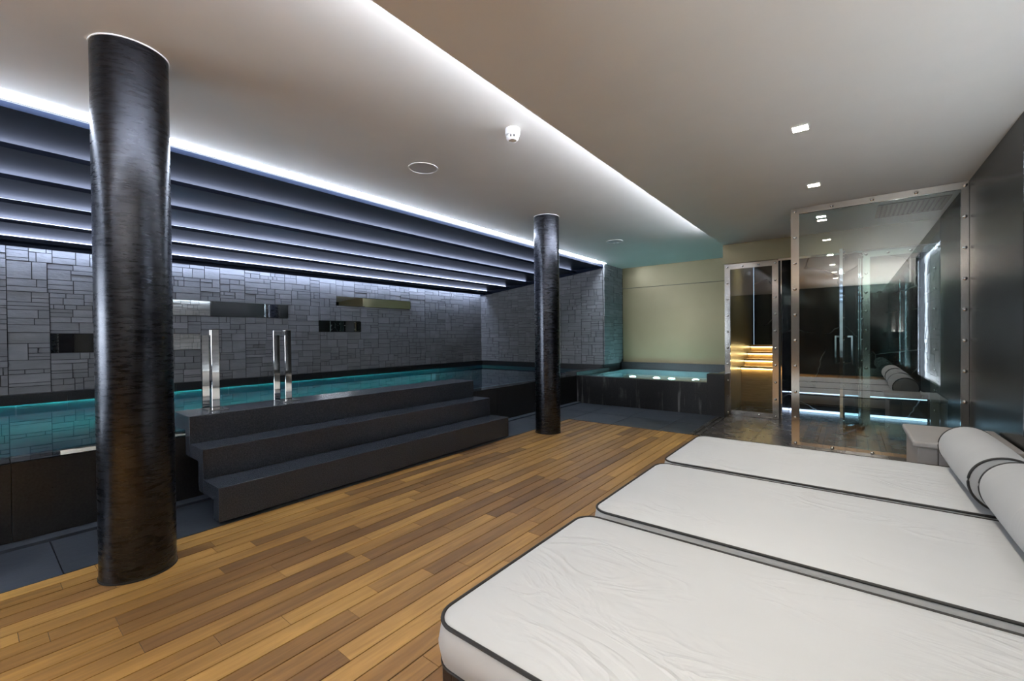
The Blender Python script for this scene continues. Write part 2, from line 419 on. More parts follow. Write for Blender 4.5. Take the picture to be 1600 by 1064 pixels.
# ------------------------------------------------------------------ ceilings
struct(B(-4.06, XS+0.16, YN, YB+.1, CEIL, CEIL+.12).build('ceiling', 'plaster'), 'white plaster ceiling over the deck')
struct(B(XS, XR+.4, YN, YD+.1, SOF, SOF+.035).build('ceiling_soffit', 'soffit_plaster'), 'lower beige plaster soffit above the daybeds')
struct(B(XS+.16, XR+.4, YN, YD+.1, SOF+.1, CEIL+.12).build('trim_1', 'soffit_plaster'))
cv = thing('cove_light', 'long white light cove hidden along the soffit edge', 'cove light', (XS+.15, 1.2, SOF+.04))
B(XS+.145, XS+.16, YN+.05, 6.55, SOF+.045, SOF+.095).build('led_diffuser', 'led_cove', cv)
B(XS+.10, XS+.16, YN+.05, 6.55, SOF+.035, SOF+.045).build('tray', 'white_plastic', cv)
# ------------------------------------------------------------------ stepped black louvers over the pool
NL, STEP, DZ, LX0, LZ0 = 6, 0.61, 0.064, -4.0, 2.612
ord_ = ['first', 'second', 'third', 'fourth', 'fifth', 'last']
for k in range(NL):
    lx = LX0-STEP*k; lz = LZ0-DZ*k
    far = lx-STEP if k < NL-1 else XW+.17
    t = thing('ceiling_louver', ('glossy black ceiling louver with white light line, %s from the plaster ceiling' % ord_[k]) if k < 5 else 'glossy black ceiling louver closest to the stone pool wall', 'ceiling louver', (lx, 2, lz), 'stepped black louvers above the pool')
    y0, y1 = YN+.02, YE-.01
    B(far-.16 if k < NL-1 else far, lx-.0, y0, y1, lz, lz+.018).build('panel', 'louver_black', t)
    B(lx-.012, lx+.012, y0, y1, lz-.006, lz+.030).build('lip', 'louver_black', t)
    zt = CEIL if k == 0 else LZ0-DZ*(k-1)
    B(lx-.15, lx-.135, y0, y1, lz+.019, zt-.001).build('led_diffuser', 'led_first' if k == 0 else 'led_louver', t)
    if k == 0:
        B(lx+.014, lx+.075, y0, y1, CEIL-.008, CEIL-.001).build('light_slot', 'led_first', t)
    if k == NL-1:
        B(far-.012, far+.012, y0, y1, lz-.05, lz+.03).build('end_lip', 'louver_black', t)
        B(XW+.10, XW+.155, y0, y1, lz+.020, lz+.025).build('wall_washer', 'led_wall', t)
struct(B(XW-.2, -4.06, YN, YE+.1, CEIL, CEIL+.12).build('trim_2', 'void_black'))
struct(B(XW-.02, XW+.17, YN, YE, LZ0-DZ*5+.06, CEIL).build('trim_3', 'void_black'))
# sloping dark trim along the end wall
struct(MB().prism([(-3.99, 2.66), (-3.99, 2.585), (-7.38, 2.225), (-7.38, 2.30)], 'y', YE-.05, YE-.002).build('trim_4', 'louver_black'))

# ------------------------------------------------------------------ stone cladding
def subdivide(rects, rng, amin, amax, out):
    stack = list(rects)
    while stack:
        a0, a1, z0, z1 = stack.pop(); w, h = a1-a0, z1-z0
        area_ = w*h
        lim = rng.uniform(0.006, 0.05) if rng.random() < .8 else rng.uniform(0.003, 0.01)
        if (area_ < lim*amax and w < .62 and h < .24) or (w < .10 and h < .10) or h < .045 or w < .06:
            out.append((a0, a1, z0, z1)); continue
        if w > h*rng.uniform(1.0, 3.4):
            c = a0+w*rng.uniform(.25, .75); stack += [(a0, c, z0, z1), (c, a1, z0, z1)]
        else:
            if h < .09: out.append((a0, a1, z0, z1)); continue
            c = z0+h*rng.uniform(.25, .75); stack += [(a0, a1, z0, c), (a0, a1, c, z1)]
def cut(rects, hole):
    res = []
    h0, h1, g0, g1 = hole
    for a0, a1, z0, z1 in rects:
        if h1 <= a0 or h0 >= a1 or g1 <= z0 or g0 >= z1: res.append((a0, a1, z0, z1)); continue
        if a0 < h0: res.append((a0, h0, z0, z1))
        if h1 < a1: res.append((h1, a1, z0, z1))
        m0, m1 = max(a0, h0), min(a1, h1)
        if z0 < g0: res.append((m0, m1, z0, g0))
        if g1 < z1: res.append((m0, m1, g1, z1))
    return res
stone_me = unit_mesh('stone', 'stone')
def clad(wall, axis, face, sgn, rects, seed, cap, vis=None, amax=1.0, name='stone_field'):
    # axis 'x': wall plane x=face, blocks run along y;  axis 'y': wall plane y=face, blocks run along x
    rng = random.Random(seed); out = []; subdivide(rects, rng, 0, amax, out)
    if vis: out.sort(key=vis)
    rest_ = MB(); gap = .0035
    for i, (a0, a1, z0, z1) in enumerate(out):
        d = 0.022+rng.uniform(-.006, .008); c = face+sgn*d/2
        if i < cap:
            if axis == 'x': piece('stone', stone_me, wall, (c, (a0+a1)/2, (z0+z1)/2), (d, a1-a0-2*gap, z1-z0-2*gap))
            else: piece('stone', stone_me, wall, ((a0+a1)/2, c, (z0+z1)/2), (a1-a0-2*gap, d, z1-z0-2*gap))
        else:
            u0, u1, w0, w1 = a0+gap, a1-gap, z0+gap, z1-gap
            lo, hi = min(face, face+sgn*d), max(face, face+sgn*d)
            if axis == 'x': rest_.box(lo, hi, u0, u1, w0, w1)
            else: rest_.box(u0, u1, lo, hi, w0, w1)
    if rest_.v:
        o = rest_.build(name, 'stone', wall); o['kind'] = 'stuff'
    return len(out)

wl = struct(B(XW-.2, XW, YN, YE+.2, -1.2, CEIL).build('wall_left', 'stone_joint'), 'grey split stone wall behind the pool')
SLOTS = [(1.45, 3.35, 1.532, 1.758), (0.626, 2.12, 1.050, 1.283), (4.21, 5.87, 1.79, 1.965), (3.876, 4.70, 1.308, 1.513)]
TOPW = 2.34
mods = []
yy = YN
while yy < YE-.05:
    y2 = min(yy+1.2, YE)
    for z0, z1 in ((COPE, 1.17), (1.17, 1.76), (1.76, TOPW)): mods.append((yy, y2, z0, z1))
    yy = y2
for s in SLOTS: mods = cut(mods, s)
def vis_left(r):
    cy = (r[0]+r[1])/2
    if r[1] < 0.2: return 1e9
    d = math.hypot(XW, cy)
    hidden = 0.95 < cy*7.4/7.4*1 < 1.75 and False
    return -((r[1]-r[0])*(r[3]-r[2]))/d**2.6
clad(wl, 'x', XW, 1, mods, 5, 300, vis_left)
mlab = ['long mirror strip set in the stone wall, level with the top of the handrails and above', 'long low mirror strip in the stone wall behind the near column',
        'highest mirror strip in the stone wall, towards the far corner', 'short dark mirror strip in the stone wall right of the handrails']
mlab[0] = 'long mirror strip in the stone wall directly above the two handrails'
for s, lb in zip(SLOTS, mlab):
    t = thing('wall_mirror', lb, 'mirror', (XW, (s[0]+s[1])/2, s[2]), 'mirror strips set in the stone wall')
    B(XW, XW+.010, s[0]+.003, s[1]-.003, s[2]+.003, s[3]-.003).build('backing', 'dark_gap', t)
    nseg = max(2, round((s[1]-s[0])/.6)); sw = (s[1]-s[0]-.012)/nseg
    for i_ in range(nseg):
        ya = s[0]+.006+sw*i_; tl = sw*math.tan(.10 if s[0] > 3.5 else .045)
        MB().prism([(XW+.010, ya), (XW+.014, ya), (XW+.014+tl, ya+sw), (XW+.010, ya+sw)], 'z', s[2]+.006, s[3]-.006).build('mirror_pane', 'mirror', t)

wf = struct(B(XW, -4.0, YE, YE+.2, -1.2, CEIL).build('wall_far', 'stone_joint'), 'grey split stone wall at the end of the pool')
mods = []
def topline(x): return 2.22+(x+7.38)*(2.60-2.22)/(7.38-3.99)
xx = XW
xs_ = [XW, -6.8, -6.2, -5.6, -5.0, -4.5, -3.995]
for a, b_ in zip(xs_[:-1], xs_[1:]):
    for z0, z1 in ((COPE, 1.17), (1.17, 1.76), (1.76, topline(b_)+.02)): mods.append((a, b_, z0, z1))
clad(wf, 'y', YE, -1, mods, 9, 300, lambda r: -((r[1]-r[0])*(r[3]-r[2])))
wr_ = struct(B(-4.2, -3.985, YE+.0, YB+.2, -1.2, CEIL).build('wall_return', 'stone_joint'), 'narrow stone return beside the gold wall')
clad(wr_, 'x', -3.985, 1, [(YE-.02, 8.6, COPE, 1.17), (YE-.02, 8.6, 1.17, 1.76), (YE-.02, 8.6, 1.76, CEIL-.004), (8.6, YB, COPE, 1.17), (8.6, YB, 1.17, 1.76), (8.6, YB, 1.76, CEIL-.004)], 21, 300, lambda r: -((r[1]-r[0])*(r[3]-r[2])))

# ------------------------------------------------------------------ gold wall behind the whirlpool
wg = struct(B(-3.985, -1.42, YB+.02, YB+.2, -1.2, CEIL).build('wall_gold', 'dark_gap'), 'gold lacquered panel wall behind the whirlpool')
B(-3.955, -1.42, YB, YB+.02, COPE, 2.226).build('wall_panel', 'gold_lacquer', wg)
B(-3.955, -1.42, YB, YB+.02, 2.236, CEIL-.002).build('wall_panel', 'gold_lacquer', wg)
wsx = struct(B(-1.48, -1.42, YD+.1, YB+.2, 0, CEIL).build('wall_divider', 'gold_lacquer'), 'gold lacquered wall between whirlpool and sauna')
# wall above the doors
wd = struct(B(-1.48, XR, YD, YD+.1, 2.245, CEIL).build('wall_door_head', 'gold_lacquer'), 'gold lacquered wall above the glass doors')

# ------------------------------------------------------------------ right wall with stone niche
wrt = struct(B(XR+.03, XR+.5, 3.97, YB+.4, 0, CEIL).box(XR+.03, XR+.5, YN, 1.30, 0, CEIL).box(XR+.16, XR+.5, 1.30, 3.97, 0, CEIL).build('wall_right', 'stone_joint'), 'dark bronze lacquered wall with a lit stone niche')
for y0, y1, m in ((YN, -1.5, 'bronze_lacquer'), (-1.5, .697, 'bronze_lacquer'), (.7, 1.0, 'black_glass'), (1.003, 1.30, 'bronze_lacquer'), (3.97, 5.45, 'bronze_lacquer'), (5.453, YD, 'bronze_lacquer')):
    B(XR, XR+.03, y0+.002, y1-.002, 0, SOF).build('wall_panel', m, wrt)
clad(wrt, 'x', XR+.16, -1, [(1.30, 2.5, .3, 1.1), (2.5, 3.2, .3, 1.1), (3.2, 3.97, .3, 1.1), (1.30, 2.5, 1.1, 1.8), (2.5, 3.2, 1.1, 1.8), (3.2, 3.97, 1.1, 1.8), (1.30, 2.9, 1.8, SOF), (2.9, 3.97, 1.8, SOF)], 33, 0)
nl = thing('niche_light', 'upright white light strip hidden at the near edge of the stone niche', 'light strip', (XR+.06, 1.31, .4))
B(XR+.031, XR+.038, 1.36, 1.54, .4, 2.36).build('led_diffuser', 'led_edge', nl)
B(XR, XR+.03, 1.30, 1.62, 0.0, SOF-.14).build('shield', 'bronze_lacquer', nl)
for i, y in enumerate((-.9, -2.7)):  # unseen uplights, added to brighten the soffit
    t = thing('wall_uplight', ['bronze wall uplight beside the viewpoint washing the soffit', 'bronze wall uplight near the rear wall washing the soffit'][i], 'wall lamp', (XR-.08, y, 1.1), 'wall uplights behind the viewpoint')
    B(XR-.15, XR, y-.6, y+.6, 1.10, 1.11).build('tray', 'bronze_lacquer', t); B(XR-.16, XR-.15, y-.6, y+.6, 1.10, 1.22).build('front_plate', 'bronze_lacquer', t)
    for ye in (y-.61, y+.60): B(XR-.16, XR, ye, ye+.01, 1.10, 1.22).build('end_plate', 'bronze_lacquer', t)
    l = area('uplight_lamp', (0, 0, .03), (math.pi, 0, 0), .1, 1.15, ADDED_UPLIGHT_W, (1.0, .97, .93)); l.parent = t
nl3 = thing('niche_light', 'white light strip hidden along the foot of the stone niche', 'light strip', (XR+.07, 2.6, .45))  # foot strip added to brighten the lower stones of the niche
B(XR+.04, XR+.07, 1.65, 3.92, .50, .515).build('led_diffuser', 'led_foot', nl3)
B(XR, XR+.03, 1.62, 3.97, 0.0, .56).build('shield', 'bronze_lacquer', nl3)
nl2 = thing('niche_light', 'white light strip hidden along the top of the stone niche', 'light strip', (XR+.05, 2.9, SOF-.03))
B(XR+.08, XR+.105, 1.35, 3.92, SOF-.09, SOF-.07).build('led_diffuser', 'led_stone', nl2)
B(XR, XR+.03, 1.30, 3.97, SOF-.14, SOF).build('fascia', 'bronze_lacquer', nl2)
B(XR+.03, XR+.105, 1.30, 3.97, SOF-.14, SOF-.125).build('ledge', 'bronze_lacquer', nl2)

# ------------------------------------------------------------------ wall behind the camera with a window added for light
wb = struct(B(XW, -7.15, YN-.2, YN, -1.2, CEIL).box(-3.85, XR+.5, YN-.2, YN, 0, CEIL).box(-7.15, -3.85, YN-.2, YN, -1.2, .65).box(-7.15, -3.85, YN-.2, YN, 2.25, CEIL).build('wall_near', 'bronze_lacquer'), 'dark lacquered wall with a wide window over the pool')
w1 = struct(B(-7.15, -3.85, YN-.12, YN-.1, .65, 2.25).build('window_1', 'window_sky'), 'wide window over the near end of the pool')
for xx in (-7.15, -6.07, -4.98, -3.90): B(xx, xx+.05, YN-.1, YN-.09, .65, 2.25).build('window_frame', 'dark_gap', w1)

# ------------------------------------------------------------------ pool
pool = thing('pool', 'raised swimming pool with black granite sides and dark coping', 'pool', (-5.6, 2, 0))
ys = [YN, -2.6, -.75, 0.16, 2.5, 4.6, 6.82]
for a, b_ in zip(ys[:-1], ys[1:]): B(XP-.16, XP, a+.0015, b_-.0015, -.06, WATER-.006).build('side_panel', 'granite_polished', pool)
B(XW, XP-.16, YN, YE, -.62, -.5).build('basin_floor', 'pool_floor_tile', pool)
B(XP-.22, XP-.16, YN, YE, -1.0, WATER-.01).build('basin_wall', 'pool_tile', pool)
B(XW, XW+.04, YN, YE, -1.0, WATER-.02).build('basin_wall', 'pool_tile', pool)
B(XW+.04, -4.0, YE-.04, YE, -1.0, WATER-.02).build('basin_wall', 'pool_tile', pool)
yy = YN
while yy < YE-.05:
    y2 = min(yy+1.05, YE); B(XW, XW+.09, yy+.001, y2-.001, WATER-.02, COPE).build('coping', 'granite_polished', pool); yy = y2
for a, b_ in ((XW+.09, -6.2), (-6.2, -5.0), (-5.0, -4.0)): B(a+.001, b_-.001, YE-.07, YE, WATER-.02, COPE).build('coping', 'granite_polished', pool)
B(XW+.062, XW+.078, YN, 6.9, WATER-.034, WATER-.022).build('led_diffuser', 'led_water', pool)
B(XW+.084, XW+.090, YN, YE-.08, WATER-.040, WATER-.018).build('coping_lip', 'granite_polished', pool)
yy = 0.35
while yy < 7.5:
    B(XW+.040, XW+.043, yy-.007, yy+.007, -.9, WATER-.04).build('light_joint', 'grille_white', pool); yy += 1.05  # pale strips put the gleam of lit tile joints into colour
B(-4.1, XP, 6.82, YE, -1.0, .54).build('divider', 'granite_polished', pool)
for y in (-.9, .5, 2.4, 4.3, 6.2):
    MB().lathe([(.09, 0), (.09, -.02), (.07, -.025)], (XP-.22, y, .1), 'x', 20).build('pool_lamp', 'lamp_water', pool)
pw = tag(B(XW+.02, XP-.004, YN+.002, YE-.02, -.56, WATER).build('pool_water', 'pool_water'), 'still dark blue water brimming over the pool edge', 'water')

# ------------------------------------------------------------------ whirlpool
tub = thing('whirlpool', 'raised square whirlpool in black granite before the gold wall', 'whirlpool', (-2.7, 7.9, 0))
for a, b_ in ((XP, -2.75), (-2.75, -1.66)): B(a+.001, b_-.001, 6.82, 6.98, -.06, WATER-.004).build('side_panel', 'granite_limed', tub)
B(-1.66, -1.42, 6.80, 7.02, -.02, .615).build('end_block', 'granite_limed', tub, bevel=.004)
B(-1.56, -1.48, 7.02, YB, -.6, .615).build('coping', 'granite', tub)
B(-3.95, -1.48, YB-.12, YB, .36, COPE+.02).build('coping', 'granite_polished', tub)
B(-3.95, -1.48, 6.98, YB, -.7, .20).build('basin_floor', 'tub_tile', tub)
B(-3.87, -3.80, 6.98, YB-.12, -.6, WATER-.02).build('basin_wall', 'tub_tile', tub); B(-1.62, -1.56, 6.98, YB-.12, -.6, WATER-.02).build('basin_wall', 'tub_tile', tub)
B(-3.87, -1.56, YB-.18, YB-.12, -.6, WATER-.02).build('basin_wall', 'tub_tile', tub); B(-3.87, -1.56, 6.98, 7.04, -.6, WATER-.02).build('basin_wall', 'tub_tile', tub)
B(-3.80, -1.62, 8.42, YB-.18, -.6, .33).build('seat', 'tub_tile', tub, bevel=.02)
B(-2.15, -1.62, 7.04, 8.42, -.6, .33).build('seat', 'tub_tile', tub, bevel=.02)
for i in range(4): B(-2.12+.11*i, -2.06+.11*i, 7.06, 7.5, WATER-.06, WATER-.035).build('grate_bar', 'grille_white', tub)
for x_, y_, z_ in ((-3.55, 8.6, .33), (-3.05, 8.6, .33), (-2.75, 8.6, .33), (-2.3, 8.6, .33), (-2.65, 7.95, .2), (-3.3, 7.9, .2)):
    MB().lathe([(.06, 0), (.06, .012), (.04, .02)], (x_, y_, z_), 'z', 20).build('tub_lamp', 'lamp_tub', tub)
tag(B(-3.84, -1.55, 6.83, YB-.10, -.65, WATER).build('whirlpool_water', 'tub_water'), 'turquoise lit water brimming over the whirlpool edge', 'water')

# ------------------------------------------------------------------ steps up to the pool (folded granite slab)
st = thing('pool_steps', 'three black granite steps climbing to the pool edge', 'steps', (-3.6, 2.5, 0))
Y0, Y1, TH = 1.0, 4.0, .095
fr = [-3.20, -3.49, -3.765]; tz = [.236, .44, .638]
for k in range(3):
    zb = .012 if k == 0 else tz[k-1]
    s_ = MB().prism([(fr[k], zb if k == 0 else tz[k-1]), (fr[k], tz[k]), ((fr[k+1] if k < 2 else -4.15), tz[k]), ((fr[k+1] if k < 2 else -4.15), tz[k]-(TH if k < 2 else .11)), (fr[k]-TH, tz[k]-(TH if k < 2 else .11)), (fr[k]-TH, (zb if k == 0 else tz[k-1]-TH)), (fr[k], (zb if k == 0 else tz[k-1]-TH))][:6] if k == 0 else
                    [(fr[k], tz[k-1]), (fr[k], tz[k]), ((fr[k+1] if k < 2 else -4.15), tz[k]), ((fr[k+1] if k < 2 else -4.15), tz[k]-(TH if k < 2 else .11)), (fr[k]-TH, tz[k]-(TH if k < 2 else .11)), (fr[k]-TH, tz[k-1]-TH), (fr[k], tz[k-1]-TH)], 'y', Y0, Y1).build('step', 'granite', st, bevel=.003)
B(-3.42, -3.30, 1.25, 3.75, 0, .142).build('support', 'granite', st); B(-3.85, -3.60, 1.25, 3.75, 0, .345).build('support', 'granite', st)
# ------------------------------------------------------------------ handrails
def rail(y, label):
    t = thing('handrail', label, 'handrail', (-4.05, y, .638), 'handrails at the pool steps')
    xa, xb, w, d, top = -3.985, -4.215, .030, .055, 1.275
    B(xa-w/2, xa+w/2, y-d/2, y+d/2, .644, top).build('post', 'chrome', t, bevel=.003)
    B(xb-w/2, xb+w/2, y-d/2, y+d/2, .10, top).build('post', 'chrome', t, bevel=.003)
    B(xb+w/2, xa-w/2, y-d/2, y+d/2, top-.045, top).build('top_bar', 'chrome', t, bevel=.003)
    B(xa-.075, xa+.075, y-.07, y+.07, .638, .646).build('base_plate', 'chrome', t, bevel=.002)
rail(1.235, 'polished steel loop handrail nearest the left column'); rail(1.80, 'polished steel loop handrail further right on the top step')

# ------------------------------------------------------------------ columns
for x_, y_, lb in ((-2.93, .552, 'tall dark patinated steel column in the foreground left'), (-2.967, 4.5, 'dark patinated steel column at the far end of the deck')):
    t = thing('column', lb, 'column', (x_, y_, 0), 'dark steel columns')
    n = 64
    MB().lathe([(.156, 0.004), (.156, CEIL)], (x_, y_, 0), 'z', n).build('shaft', 'patina_steel', t, smooth=True)
    MB().lathe([(.160, 0.0), (.160, .008)], (x_, y_, 0), 'z', n).build('base_gasket', 'dark_gap', t)
    MB().lathe([(.1595, CEIL-.006), (.1595, CEIL)], (x_, y_, 0), 'z', n).build('top_bead', 'white_plastic', t)

# ------------------------------------------------------------------ daybeds
def rrect(x0, x1, y0, y1, r, inset, n=8):
    r_ = max(r-inset, .012); x0 += inset; x1 -= inset; y0 += inset; y1 -= inset
    pts = []
    for cx, cy, a0 in ((x1-r_, y1-r_, 0), (x0+r_, y1-r_, 90), (x0+r_, y0+r_, 180), (x1-r_, y0+r_, 270)):
        for i in range(n+1):
            a = math.radians(a0+90*i/n); pts.append((cx+r_*math.cos(a), cy+r_*math.sin(a)))
    return pts
ZM0, ZM1 = .222, .36
def mattress(x0, x1, y0, y1, label):
    t = thing('daybed_mattress', label, 'mattress', ((x0+x1)/2, (y0+y1)/2, ZM0), 'white daybed mattresses')
    m = MB(); R = .085
    rings = [(.012, ZM0), (.0, ZM0+.018), (-.010, (ZM0+ZM1)/2), (.0, ZM1-.014), (.006, ZM1-.004), (.016, ZM1+.001), (.05, ZM1+.006), (.12, ZM1+.011), (.22, ZM1+.014), (.36, ZM1+.015)]
    n = None
    for ins, z in rings:
        p = rrect(x0, x1, y0, y1, R, ins); n = len(p); m.v += [(a, b_, z) for a, b_ in p]
    for k in range(len(rings)-1):
        m.f += [(k*n+i, k*n+(i+1) % n, (k+1)*n+(i+1) % n, (k+1)*n+i) for i in range(n)]
    m.f.append(tuple(range(n-1, -1, -1))); kk = (len(rings)-1)*n; m.f.append(tuple(range(kk, kk+n)))
    c = m.build('cushion', 'mat_fabric', t)
    for p in c.data.polygons: p.use_smooth = True
    MB().tube([(a, b_, ZM1-.003) for a, b_ in rrect(x0, x1, y0, y1, R, .003)], .0058).build('piping', 'piping_black', c, smooth=True)['label'] = 'black piping along the top edge'
    MB().tube([(a, b_, ZM0+.012) for a, b_ in rrect(x0, x1, y0, y1, R, .002)], .0055).build('piping', 'piping_black', c, smooth=True)['label'] = 'black piping along the bottom edge'
MY = [(.85, 1.80), (1.865, 2.825), (2.875, 3.775)]
ml = ['white daybed mattress nearest the camera, black piped edge', 'middle white daybed mattress of the row of three', 'farthest white daybed mattress, next to the grey side table']
fl = ['dark wooden daybed base under the nearest mattress', 'dark wooden daybed base under the middle mattress', 'dark wooden daybed base under the farthest mattress']
bl = ['grey bolster lying on the nearest mattress outside the photo edge', 'grey bolster on the middle mattress, cut off by the right photo edge', 'grey bolster on the farthest mattress beside the side table']
for i, (a, b_) in enumerate(MY):
    mattress(-.99, .82, a, b_, ml[i])
    t = thing('daybed', fl[i], 'daybed', (-.1, (a+b_)/2, 0), 'dark wooden daybeds')
    B(-.96, -.92, a+.02, b_-.02, .02, .222).build('side_rail', 'daybed_wood', t, bevel=.004); B(.78, .82, a+.02, b_-.02, .02, .222).build('side_rail', 'daybed_wood', t, bevel=.004)
    B(-.92, .78, a+.02, a+.06, .02, .222).build('side_rail', 'daybed_wood', t, bevel=.004); B(-.92, .78, b_-.06, b_-.02, .02, .222).build('side_rail', 'daybed_wood', t, bevel=.004)
    B(-.92, .78, a+.06, b_-.06, .18, .221).build('slat_board', 'daybed_wood', t)
    for xx in (-.95, .73):
        for y_ in (a+.03, b_-.11): B(xx, xx+.08, y_, y_+.08, 0, .021).build('foot', 'daybed_wood', t)
    y0, y1 = (a+.03, b_-.02) if i < 2 else (2.865, 3.70)
    r = .128; cx = .585 if i < 2 else .560; cz = ZM1+.0185+r
    t = thing('bolster', bl[i], 'bolster', (cx, (y0+y1)/2, ZM1+.012), 'grey bolsters on the daybeds')
    MB().lathe([(r-.01, y0+.003), (r-.002, y0+.010), (r, y0+.03), (r+.003, (y0+y1)/2), (r, y1-.03), (r-.002, y1-.010), (r-.01, y1-.003)], (cx, 0, cz), 'y', 48, False).build('roll', 'bolster_fabric', t, smooth=True)
    for ye, s in ((y0, 1), (y1, -1)):
        ep = MB().lathe([(r-.008, ye+s*.004), (r*.6, ye+s*.000), (.01, ye-s*.003)], (cx, 0, cz), 'y', 48).build('end_panel', 'bolster_fabric', t, smooth=True)
        MB().tube([(cx+(r-.003)*math.cos(q*math.pi/24), ye+s*.005, cz+(r-.003)*math.sin(q*math.pi/24)) for q in range(48)], .0052).build('piping', 'piping_black', ep, smooth=True)['label'] = 'black piping ring'
# side table
t = thing('side_table', 'low grey leather covered side table behind the farthest mattress', 'side table', (.58, 4.2, 0))
B(.355, .455, 3.87, 4.55, .01, .445).build('side_panel', 'leather_grey', t, bevel=.008, seg=3)
B(.457, .82, 3.87, 4.55, .01, .445).build('side_panel', 'leather_grey', t, bevel=.008, seg=3)
B(.33, .825, 3.845, 4.56, .445, .485).build('top_cushion', 'leather_grey', t, bevel=.014, seg=4)
for x_, y_ in ((.38, 3.9), (.78, 3.9), (.38, 4.52), (.78, 4.52)): B(x_-.02, x_+.02, y_-.02, y_+.02, 0, .012).build('foot', 'dark_gap', t)

# ------------------------------------------------------------------ glass screen and doors
rivet_me = MB().lathe([(.017, 0), (.016, .006), (.011, .013), (.004, .016)], (0, 0, 0), 'y', 12).mesh('rivet'); rivet_me.materials.append(MATS['chrome'])
for p in rivet_me.polygons: p.use_smooth = True
def rivets(par, pts, y, sgn=-1, rotz=0, both=True):
    for x_, z_ in pts:
        piece('rivet', rivet_me, par, (x_, y+sgn*.0, z_), (1, sgn, 1))
def span(a, b_, n): return [a+(b_-a)*i/(n-1) for i in range(n)]
gs = thing('glass_screen', 'large fixed glass screen in a riveted steel frame by the bronze wall', 'glass screen', (.16, YP, 0))
x0, x1, z1 = -.484, .833, 2.525
B(x0+.03, x1-.02, YP-.005, YP+.005, .02, z1-.03).build('pane', 'clear_glass', gs)
B(x0, x0+.072, YP-.016, YP-.006, 0, z1).build('frame_strip', 'frame_steel', gs); B(x0, x0+.072, YP+.006, YP+.016, 0, z1).build('frame_strip', 'frame_steel', gs)
B(x0+.072, x1-.05, YP-.016, YP-.006, z1-.062, z1).build('frame_strip', 'frame_steel', gs); B(x0+.072, x1-.05, YP+.006, YP+.016, z1-.062, z1).build('frame_strip', 'frame_steel', gs)
B(x0+.072, x1-.05, YP-.016, YP-.006, 0, .052).build('frame_strip', 'frame_steel', gs); B(x0+.072, x1-.05, YP+.006, YP+.016, 0, .052).build('frame_strip', 'frame_steel', gs)
B(x1-.05, x1, YP-.016, YP-.006, 0, z1).build('frame_strip', 'frame_steel', gs); B(x1-.05, x1, YP+.006, YP+.016, 0, z1).build('frame_strip', 'frame_steel', gs)
rivets(gs, [(x0+.036, z) for z in span(.035, 2.49, 10)]+[(x, 2.494) for x in span(x0+.036, x1-.025, 5)[1:]]+[(x, .026) for x in span(x0+.036, x1-.025, 5)[1:]]+[(x1-.025, z) for z in span(.035, 2.49, 10)[1:-1]], YP-.016)
rivets(gs, [(x0+.036, z) for z in span(.035, 2.49, 10)], YP+.016, 1)

gd = thing('glass_partition', 'riveted steel framed glass panel beside the whirlpool', 'glass partition', (-1.11, YD, 0))
def framed(t, x0, x1, z1, nv, nh, w=.075, bottom=True, right=True):
    B(x0+.02, x1-.02, YD-.005, YD+.005, .02, z1-.02).build('pane', 'door_glass', t)
    for s in ((-.016, -.006), (.006, .016)):
        B(x0, x0+w, YD+s[0], YD+s[1], .004, z1).build('frame_strip', 'frame_steel', t)
        B(x0+w, x1, YD+s[0], YD+s[1], z1-w, z1).build('frame_strip', 'frame_steel', t)
        if right: B(x1-w, x1, YD+s[0], YD+s[1], .004, z1-w).build('frame_strip', 'frame_steel', t)
        if bottom: B(x0+w, x1-(w if right else 0), YD+s[0], YD+s[1], .004, .004+w).build('frame_strip', 'frame_steel', t)
    pts = [(x0+w/2, z) for z in span(.04, z1-w/2, nv)]+[(x, z1-w/2) for x in span(x0+w/2, x1-w/2, nh)[1:]]
    if bottom: pts += [(x, .04) for x in span(x0+w/2, x1-w/2, nh)[1:]]
    if right: pts += [(x1-w/2, z) for z in span(.04, z1-w/2, nv)[1:-1]]
    rivets(t, pts, YD-.016)
framed(gd, -1.455, -.77, 2.232, 10, 4)
gd2 = thing('glass_partition', 'riveted steel framed glass panel behind the screen, against the bronze wall', 'glass partition', (.48, YD, 0))
framed(gd2, .135, .83, 2.225, 10, 4)
lt = thing('door_head', 'slim polished steel rail across the top of the doorway', 'door rail', (-.32, YD, 2.22))
B(-.77, .135, YD-.016, YD+.016, 2.215, 2.243).build('rail_bar', 'chrome', lt)
jb = thing('door_jamb', 'thin black door jamb next to the whirlpool side glass panel', 'door jamb', (-.755, YD, 0))
B(-.768, -.735, YD-.02, YD+.05, 0, 2.215).build('jamb_post', 'dark_gap', jb); B(-.742, -.732, YD-.024, YD-.02, 0, 2.215).build('edge_trim', 'chrome', jb)
# open door
od = thing('glass_door', 'open glass door with a square steel pull handle', 'door', (.125, YD, 0))
dv = Vector((-.068-.125, 6.40-7.0)); L = dv.length; ang = math.atan2(dv.y, dv.x)
def D(name, mat, u0, u1, w0, w1, z0, z1, bevel=0.0):
    o = B(u0, u1, w0, w1, z0, z1).build(name, mat, None, bevel=bevel); o.parent = od; o.location = (0, -.02, 0); o.rotation_euler = (0, 0, ang); return o
D('pane', 'clear_glass', .03, L-.03, -.005, .005, .03, 2.18)
for w in (-.014, .006):
    D('frame_strip', 'chrome', L-.055, L, w, w+.008, .02, 2.195); D('frame_strip', 'chrome', 0, .055, w, w+.008, .02, 2.195)
    D('frame_strip', 'chrome', .055, L-.055, w, w+.008, 2.14, 2.195); D('frame_strip', 'chrome', .055, L-.055, w, w+.008, .02, .075)
D('edge_strip', 'chrome', L, L+.006, -.016, .016, .02, 2.195)
